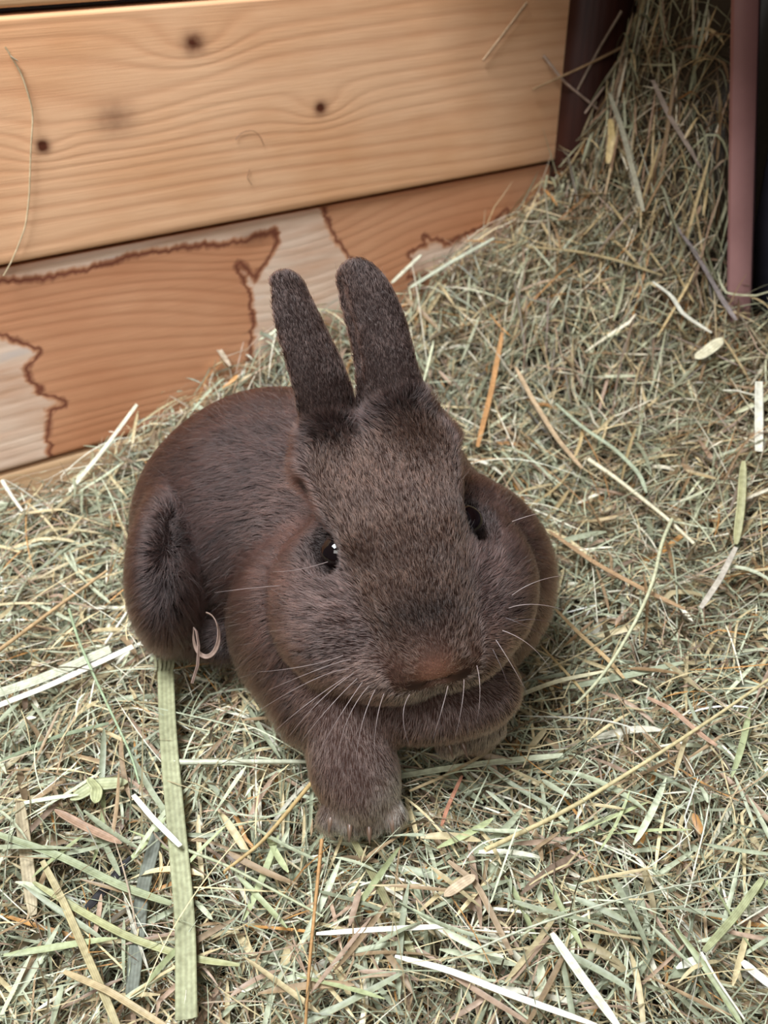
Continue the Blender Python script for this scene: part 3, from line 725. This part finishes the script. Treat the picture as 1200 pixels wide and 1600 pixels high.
lay(S_, [(163, 1008), (212, 937), (264, 862)], 5, CR, 'thin cream straw leaning up against the haunch of the rabbit', 'stem', off=(.006, .018, .036))
lay(S_, [(-20, 1030), (90, 948), (167, 892)], 7, lin(206, 164, 104), 'golden tan stalk left of the rabbit, slanting up from the left edge', 'stem', off=.012)
lay(B_, [(785, 520), (768, 610), (746, 698)], 8, lin(216, 146, 60), 'bright orange stalk standing behind the head of the rabbit', off=.010, roll=.3)
lay(B_, [(617, 1494), (700, 1515), (800, 1555), (935, 1603)], 11, WHITE, 'long curved white straw strip at the bottom centre edge', off=.012, taper=.6)
lay(B_, [(862, 1458), (905, 1520), (968, 1606)], 15, lin(222, 226, 200), 'straight whitish blade at the bottom edge, right of the long curved white strip', off=.014, taper=.5)
lay(B_, [(494, 1459), (590, 1452), (704, 1447)], 9, WHITE, 'short horizontal white straw in the hay below the front paw', off=.010, taper=.5)
lay(S_, [(758, 1328), (880, 1270), (995, 1200), (1100, 1132), (1215, 1052)], 8, lin(216, 196, 132), 'long golden cream stalk slanting up to the right edge beside the right paw', 'stem', off=.014)
lay(S_, [(272, 1191), (390, 1190), (484, 1190)], 10, PG, 'pale green straw lying level just left of the front paw', 'stem', off=.010)
lay(B_, [(616, 1214), (700, 1200), (800, 1187), (880, 1180)], 11, lin(206, 214, 176), 'pale green blade lying level behind the front paw and below the chin', off=.008, taper=.2)
lay(B_, [(208, 1242), (240, 1280), (282, 1322)], 9, WHITE, 'short cream straw crossing the broad grey green blade', off=.016, taper=.2)
lay(B_, [(246, 1300), (222, 1390), (206, 1552)], 22, lin(112, 120, 108), 'flat dull grey blade just left of the broad ribbed blade', off=.007, taper=.2)
lay(B_, [(130, 1425), (165, 1388), (204, 1338)], 15, lin(34, 32, 38), 'short blackish rotten blade in the left foreground hay', off=.005, taper=.8)
lay(B_, [(-20, 1298), (90, 1335), (190, 1385), (268, 1412)], 13, lin(150, 162, 116), 'long green blade from the left edge to the broad ribbed blade', off=.011, taper=.4)
lay(B_, [(52, 1378), (120, 1420), (200, 1465), (300, 1498), (375, 1508)], 12, lin(166, 168, 104), 'yellow green blade curving under the lower end of the broad ribbed blade', off=.009, taper=.6)
lay(B_, [(66, 1345), (95, 1400), (130, 1480), (165, 1560), (186, 1610)], 12, lin(178, 162, 106), 'tan arching blade in the bottom left corner region, bending downwards', off=.011, taper=.3)
lay(B_, [(100, 1518), (170, 1548), (262, 1606)], 11, lin(186, 160, 106), 'straw coloured blade reaching the bottom edge left of the broad ribbed blade', off=.013, taper=.4)
lay(S_, [(486, 1224), (440, 1280), (405, 1320), (350, 1362)], 8, lin(200, 164, 88), 'golden stalk running down left from beside the front paw', 'stem', off=.012)
lay(S_, [(503, 1312), (494, 1400), (484, 1500), (477, 1606)], 7, lin(196, 138, 60), 'thin orange stalk running from under the front paw to the bottom edge', 'stem', off=.012)
lay(S_, [(265, 1318), (350, 1350), (430, 1392), (505, 1432)], 6, lin(176, 184, 140), 'thin grey green stem slanting down right from the broad ribbed blade', 'stem', off=.012)
lay(B_, [(743, 1121), (800, 1090), (872, 1063), (960, 1046)], 8, lin(222, 214, 168), 'pointed cream straw touching the chin of the rabbit at its right', off=(.022, .016, .014, .012), taper=.9)
lay(S_, [(700, 1503), (820, 1450), (950, 1410), (1080, 1378), (1215, 1362)], 4, PG, 'very long thin pale stem rising gently to the right edge in the foreground', 'stem', off=.013)
lay(B_, [(1192, 1372), (1150, 1430), (1100, 1486)], 12, lin(168, 174, 118), 'green blade slanting down left at the lower right edge', off=.012, taper=.4)
lay(B_, [(1160, 1502), (1180, 1520), (1212, 1545)], 15, lin(232, 232, 222), 'short bright white piece at the lower right edge', off=.010, taper=.5)
lay(S_, [(1096, 1488), (1120, 1530), (1165, 1595)], 5, CR, 'thin whitish stem hanging down at the lower right corner', 'stem', off=.012)
lay(B_, [(700, 1345), (745, 1380), (800, 1492)], 10, lin(170, 140, 104), 'brown leaf blade sloping down right under the centre foreground', off=.008, taper=.4)
lay(B_, [(694, 1400), (722, 1380), (742, 1368)], 17, lin(206, 176, 140), 'short pinkish leaf scrap below the right of the front paw', off=.011, taper=.8)
lay(B_, [(545, 1300), (590, 1380), (640, 1480), (652, 1510)], 13, lin(138, 134, 84), 'olive blade dipping away below the front paw', off=.005, taper=.4)
lay(B_, [(1130, 610), (1150, 610), (1190, 620)], 4, CR, 'short pale stem at the right edge above the dark hollow', off=.012)
lay(S_, [(920, 718), (960, 745), (1040, 808), (1085, 850)], 8, lin(226, 216, 180), 'straight pale straw slanting down right, right of the cheek of the rabbit', 'stem', off=.014)
lay(S_, [(1050, 812), (1032, 850), (1025, 900), (1000, 960), (960, 1030), (930, 1070), (900, 1100)], 7, lin(208, 210, 164), 'long curved pale green stem bending down beside the cheek of the rabbit', 'stem', off=.018)
lay(B_, [(858, 830), (930, 880), (1000, 918), (1070, 952)], 9, lin(186, 142, 92), 'tan stalk slanting down right from the cheek of the rabbit', off=.012, taper=.5)
lay(B_, [(868, 952), (905, 990), (950, 1030), (975, 1060)], 7, lin(216, 176, 112), 'golden stalk just right of the muzzle of the rabbit', off=.012, taper=.5)
lay(B_, [(1162, 720), (1158, 790), (1150, 850)], 13, lin(172, 168, 108), 'upright yellow green leaf blade near the right edge', off=(.025, .018, .010), taper=.6)
lay(B_, [(1150, 855), (1125, 905), (1095, 950)], 9, lin(196, 184, 168), 'greyish pink blade below the upright yellow green leaf', off=.014, taper=.3)
lay(B_, [(1186, 596), (1186, 640), (1186, 705)], 13, lin(226, 222, 204), 'stubby whitish stalk standing upright at the right edge', off=(.030, .018, .006), taper=.1)
lay(B_, [(1020, 440), (1050, 462), (1066, 490), (1112, 520)], 8, CR, 'kinked cream straw on the heap below the post', off=.015, taper=.5)
lay(B_, [(1086, 560), (1105, 548), (1130, 528)], 24, lin(214, 206, 168), 'crumpled pale leaf on the heap, below the kinked cream straw', off=.016, taper=.9)
lay(B_, [(954, 186), (956, 215), (950, 255)], 11, lin(214, 178, 92), 'short golden leaf hanging at the top of the heap', off=.016, taper=.5)
lay(B_, [(1020, 125), (1045, 180), (1078, 232), (1095, 262)], 9, lin(178, 152, 136), 'pinkish stalk on the heap left of the post', off=.018, taper=.3)
lay(B_, [(952, 145), (972, 200), (990, 270), (1005, 330)], 9, lin(176, 168, 140), 'grey straw blade draped down the upper heap', off=.015, taper=.4)
lay(B_, [(820, 385), (900, 392), (960, 405), (1035, 430)], 9, lin(172, 148, 92), 'yellowish brown blade lying level across the lower heap', off=.014, taper=.4)
lay(B_, [(1055, 350), (1090, 400), (1130, 470), (1150, 500)], 9, lin(160, 144, 144), 'mauve grey blade sloping down to the right below the post', off=.015, taper=.4)
lay(B_, [(640, 450), (700, 412), (772, 372)], 9, lin(186, 194, 168), 'pale green blade rising from behind the ears along the boards', off=.014, taper=.4)
lay(B_, [(612, 442), (635, 420), (658, 398)], 7, lin(206, 204, 176), 'short pale blade leaning on the lowest boards behind the ears', off=.016, taper=.4)
lay(B_, [(108, 768), (160, 705), (214, 632)], 10, lin(226, 222, 196), 'whitish straw leaning against the bottom board left of the rabbit', off=(.004, .018, .036), taper=.2)
lay(B_, [(225, 520), (245, 545), (275, 578)], 7, lin(146, 152, 84), 'small green blade sticking to the bottom board', off=(.018, .016, .004), taper=.6)
lay(B_, [(315, 508), (335, 535), (360, 572)], 9, lin(204, 180, 150), 'short pale blade sticking up before the bottom board, left of the ears', off=(.020, .014, .004), taper=.6)
lay(S_, [(4, 752), (18, 775), (36, 800)], 8, CR, 'short white straw at the left edge just below the boards', 'stem', off=.014)
lay(B_, [(806, 574), (830, 620), (870, 685), (910, 732)], 8, lin(206, 170, 124), 'tan straw sloping down right above the back of the rabbit', off=.012, taper=.4)
lay(B_, [(868, 630), (910, 668), (960, 700), (1000, 740), (1010, 770)], 7, lin(176, 190, 156), 'arched grey green blade on the slope right of the rabbit', off=.015, taper=.5)
lay(B_, [(1068, 1035), (960, 1060), (880, 1075)], 12, lin(164, 176, 142), 'flat grey green blade lying level right of the chin', off=.009, taper=.6)
lay(B_, [(1012, 1090), (1050, 1108), (1098, 1150), (1120, 1165)], 9, lin(196, 148, 116), 'pinkish stem with a node in the hay at the right', off=.012, taper=.4)
lay(B_, [(640, 1236), (700, 1210), (772, 1170)], 5, lin(192, 164, 112), 'thin tan straw passing behind the front paw', off=.010)
lay(B_, [(690, 1290), (700, 1260), (722, 1212)], 6, lin(196, 120, 84), 'thin reddish stem in the hay right of the front paw', off=.009)
lay(B_, [(0, 1190), (90, 1150), (170, 1130)], 8, lin(128, 146, 110), 'dull green blade below the two pale blades at the left edge', off=.010)
lay(B_, [(110, 1250), (150, 1225), (200, 1222)], 24, lin(176, 184, 132), 'short wide light green leaf piece in the left foreground', off=.008, taper=.9)
lay(B_, [(138, 1215), (152, 1232), (148, 1255)], 20, lin(196, 204, 140), 'curled lime green leaf piece standing up in the left foreground', off=.012, taper=.9, roll=.6)
lay(B_, [(30, 1250), (40, 1330), (52, 1430)], 20, lin(178, 160, 122), 'dull tan wide blade hanging down in the left foreground', off=.006, taper=.5)
lay(B_, [(85, 1265), (130, 1290), (190, 1318)], 14, lin(172, 130, 98), 'reddish brown leaf blade in the left foreground', off=.012, taper=.8)
# a curled dry leaf hanging at the rabbit's side and the hair-thin strand on the boards
q = np.linspace(0, 1, 22); P0 = px3(322, 992, .452)
lp = np.array([P0+CX*.0062*math.sin(2*math.pi*w_*.86)+CU*(.0105*math.cos(2*math.pi*w_*.86)) for w_ in q]); lp = np.concatenate([lp, [px3(322, 1045, .447), px3(300, 1068, .447)]])
tag(blade_mesh('dry_leaf', curve_pts(lp, 30), .0021, lin(176, 140, 126), roll=1.1), 'curled pinkish brown leaf looped beside the belly of the rabbit', 'leaf')
def on_wall(x, y, o=.0075): s_, z_ = wall_at(x, y); return room(s_, o, z_)
P = curve_pts([on_wall(*p) for p in ((2, 70), (28, 112), (46, 170), (42, 230), (40, 300), (34, 350), (14, 400), (0, 425))], 40)
tag(blade_mesh('plant_fibre', P, .0009, lin(206, 180, 134), 'stem', taper=.1), 'hair thin straw fibre hanging down the boards at the left', 'straw')
tag(blade_mesh(S_, curve_pts([on_wall(812, 2), on_wall(780, 45), on_wall(744, 92)], 10), .0016, lin(206, 160, 112), 'stem', taper=.2), 'thin stalk resting on the boards near the dark corner at the top', 'straw')
for pts_, c_, lb in ((((952, 48, .034), (880, 95, .024), (818, 136, .010)), (176, 132, 80), 'brown stalk poking from the heap across the dark corner'),
                     (((925, 10, .030), (898, 70, .025), (868, 132, .024)), (150, 122, 96), 'dull steep stalk standing in front of the dark corner'),
                     (((985, 0, .040), (940, 70, .030), (880, 168, .024)), (186, 150, 122), 'longest slanting stalk in front of the dark corner'),
                     (((835, 84, .010), (858, 122, .016), (896, 160, .026)), (196, 160, 140), 'pale pinkish straw whose tip rests on the boards beside the dark corner')):
    tag(blade_mesh(B_, curve_pts([on_wall(*p_) for p_ in pts_], 14), .0022, lin(*c_), 'stem', taper=.3), lb, 'straw')
tag(blade_mesh(B_, curve_pts([on_wall(10, 84), on_wall(22, 92)], 6), .0022, lin(236, 226, 196)), 'tiny cream husk caught on the fibre on the boards', 'straw')
for k_, pts in enumerate((((362, 215), (372, 203), (390, 200), (402, 212), (406, 225)), ((384, 262), (380, 275), (388, 286)))):
    P = curve_pts([on_wall(x, y, .0055) for x, y in pts], 16)
    tag(blade_mesh('loose_hair', P, .0004, lin(150, 92, 60), 'stem'), ('small hooked hair stuck on the middle of the boards', 'tiny bent hair below the hooked one on the boards')[k_], 'hair')
# frayed upper end of the broad blade: split fibres
broad = bpy.data.objects['dry_straw']
for x0, x1, y1 in ((244, 241, 1020), (251, 250, 1026), (257, 259, 1014), (263, 265, 1027), (270, 272, 1018)):
    pp = curve_pts([on_hay(x0, 1048, .0125), on_hay(x1, y1, .0135)], 6)
    o_ = blade_mesh('torn_fibre', pp, .0012, lin(172, 174, 130), taper=.9); o_.location = pp[0]-np.array(broad.location); o_.parent = broad

PICK = [G, LG, PG, ST, TB, PB]; NAMES = ['grey green', 'green', 'pale green', 'straw yellow', 'brown', 'pinkish brown']
MARKS = [((275, 1150), 'upper end of the broad ribbed blade'), ((285, 1480), 'lower end of the broad ribbed blade'), ((215, 1450), 'dull grey blade'), ((165, 1390), 'blackish rotten blade'), ((80, 1335), 'long green blade at the left'),
    ((100, 1070), 'two pale blades at the left edge'), ((110, 1480), 'tan arching blade'), ((400, 1190), 'level pale green straw'), ((565, 1300), 'front paw'), ((740, 1160), 'far paw'), ((600, 1453), 'short white straw in the foreground'),
    ((700, 1515), 'long curved white strip'), ((850, 1575), 'right end of the long curved white strip'), ((915, 1520), 'straight whitish blade at the bottom'), ((880, 1270), 'middle of the golden cream stalk'), ((1080, 1150), 'upper part of the golden cream stalk'),
    ((950, 1410), 'very long thin pale stem'), ((1150, 1430), 'slanting green blade at the right'), ((1180, 1520), 'bright white piece at the right edge'), ((1130, 1540), 'whitish stem at the lower right'), ((485, 1500), 'thin orange stalk in the foreground'),
    ((420, 1300), 'golden stalk by the paw'), ((400, 1380), 'thin grey green stem'), ((722, 1382), 'pinkish leaf scrap'), ((640, 1400), 'olive blade'), ((200, 1220), 'light green leaf piece'), ((40, 1200), 'dull green blade at the left edge'),
    ((350, 1560), 'bottom edge right of the broad ribbed blade'), ((600, 1570), 'bottom edge under the paw'), ((1050, 1570), 'bottom edge near the right corner'), ((60, 1570), 'bottom left corner'),
    ((960, 745), 'straight pale straw by the cheek'), ((1030, 900), 'long curved pale green stem'), ((960, 890), 'tan stalk by the cheek'), ((910, 1000), 'golden stalk by the muzzle'), ((1158, 790), 'upright yellow green leaf'),
    ((1125, 905), 'greyish pink blade'), ((1186, 650), 'stubby whitish stalk'), ((1060, 480), 'kinked cream straw'), ((1105, 548), 'crumpled pale leaf'), ((956, 215), 'short golden leaf'), ((1050, 190), 'pinkish stalk on the heap'), ((920, 395), 'level yellowish brown blade'),
    ((1100, 430), 'mauve grey blade'), ((765, 610), 'bright orange stalk'), ((850, 650), 'tan straw above the back'), ((980, 1065), 'flat grey green blade by the chin'), ((1060, 1115), 'pinkish stem with a node'), ((990, 270), 'grey straw on the upper heap'),
    ((165, 960), 'cream straw leaning on the haunch'), ((80, 950), 'golden tan stalk at the left'), ((20, 775), 'short white straw by the boards'), ((160, 705), 'whitish straw leaning on the board'), ((1165, 380), 'foot of the post'), ((1150, 1000), 'right edge'), ((830, 300), 'boards at the heap'), ((900, 150), 'dark corner')]
TAKEN = set()
def where(u, v):
    best = min(MARKS, key=lambda m: (m[0][0]-u)**2+(m[0][1]-v)**2); du, dv = u-best[0][0], v-best[0][1]
    far = math.hypot(du, dv) > 75
    d = ('right of' if du > 0 else 'left of') if abs(du) > abs(dv) else ('below' if dv > 0 else 'above')
    return ('well ' if far else 'just ')+d+' the '+best[1]
def scatter(n, pxbox, width, length, cols, label, group, name=B_, off=(.004, .011), tilt=.10, sharp=.3, stem=False):
    """loose blades nobody could tell apart: each an object of its own"""
    made = 0; tries = 0
    while made < n and tries < n*20:
        tries += 1
        x, y = rng.uniform(pxbox[0], pxbox[2]), rng.uniform(pxbox[1], pxbox[3]); c = on_hay(x, y, 0)
        Ln = rng.uniform(*length); th = rng.uniform(0, 2*math.pi); kap = rng.normal(0, 5); k = 9
        p = np.empty((k, 3)); a = th; u, v_ = c[0]-math.cos(th)*Ln/2, c[1]-math.sin(th)*Ln/2; o = rng.uniform(*off); tl = rng.normal(0, tilt)
        for j in range(k):
            h0 = float(hay_h(u, v_)); g = (float(hay_h(u+math.cos(a)*.004, v_+math.sin(a)*.004))-h0)/.004
            p[j] = u, v_, h0+o+tl*(j/(k-1)-.5)*Ln
            a += kap*Ln/k; f_ = 1/math.sqrt(1+g*g); u += math.cos(a)*Ln/k*f_; v_ += math.sin(a)*Ln/k*f_
        w = rng.uniform(*width)
        if not clear(p[None], np.array([w]), .002)[0]: continue
        ci = cols[rng.integers(len(cols))]; col = np.clip(PICK[ci]*rng.uniform(.7, 1.15)*(np.array([.80, .72, .62]) if x > 820 and y < 1100 else 1), 0, .92)  # heap side: browner blades, with shade put into the colour too
        hit = p[4]-CC; u_ = 600+FPX*(hit@CX)/(hit@CF); v__ = 800-FPX*(hit@CU)/(hit@CF)
        if not (0 < u_ < 1200 and 0 < v__ < 1600): continue
        word = 'short' if Ln < (length[0]+length[1])/2 else 'long'
        lab = f'{word} {NAMES[ci]} hay blade {where(u_, v__)}'
        if lab in TAKEN or len(lab.split()) > 15: continue
        TAKEN.add(lab)
        V, F = ribbon(p[None], np.array([w]), np.array([rng.uniform(-.6, .6)]), .3)
        o_ = mesh(name, V-p[4], F, hm.m, None, True, np.tile(col, (len(V), 1))*(1+.12*((np.arange(len(V)) % 3)[:, None]-1))); o_.location = p[4]
        tag(o_, lab, 'straw', group); made += 1
scatter(95, (0, 1120, 1200, 1590), (.0014, .0030), (.02, .05), [0, 1, 2, 0], 'in the foreground', 'green blades in the foreground hay')
scatter(60, (0, 1120, 1200, 1590), (.0014, .0028), (.015, .045), [4, 5, 3], 'in the foreground', 'tan blades in the foreground hay')
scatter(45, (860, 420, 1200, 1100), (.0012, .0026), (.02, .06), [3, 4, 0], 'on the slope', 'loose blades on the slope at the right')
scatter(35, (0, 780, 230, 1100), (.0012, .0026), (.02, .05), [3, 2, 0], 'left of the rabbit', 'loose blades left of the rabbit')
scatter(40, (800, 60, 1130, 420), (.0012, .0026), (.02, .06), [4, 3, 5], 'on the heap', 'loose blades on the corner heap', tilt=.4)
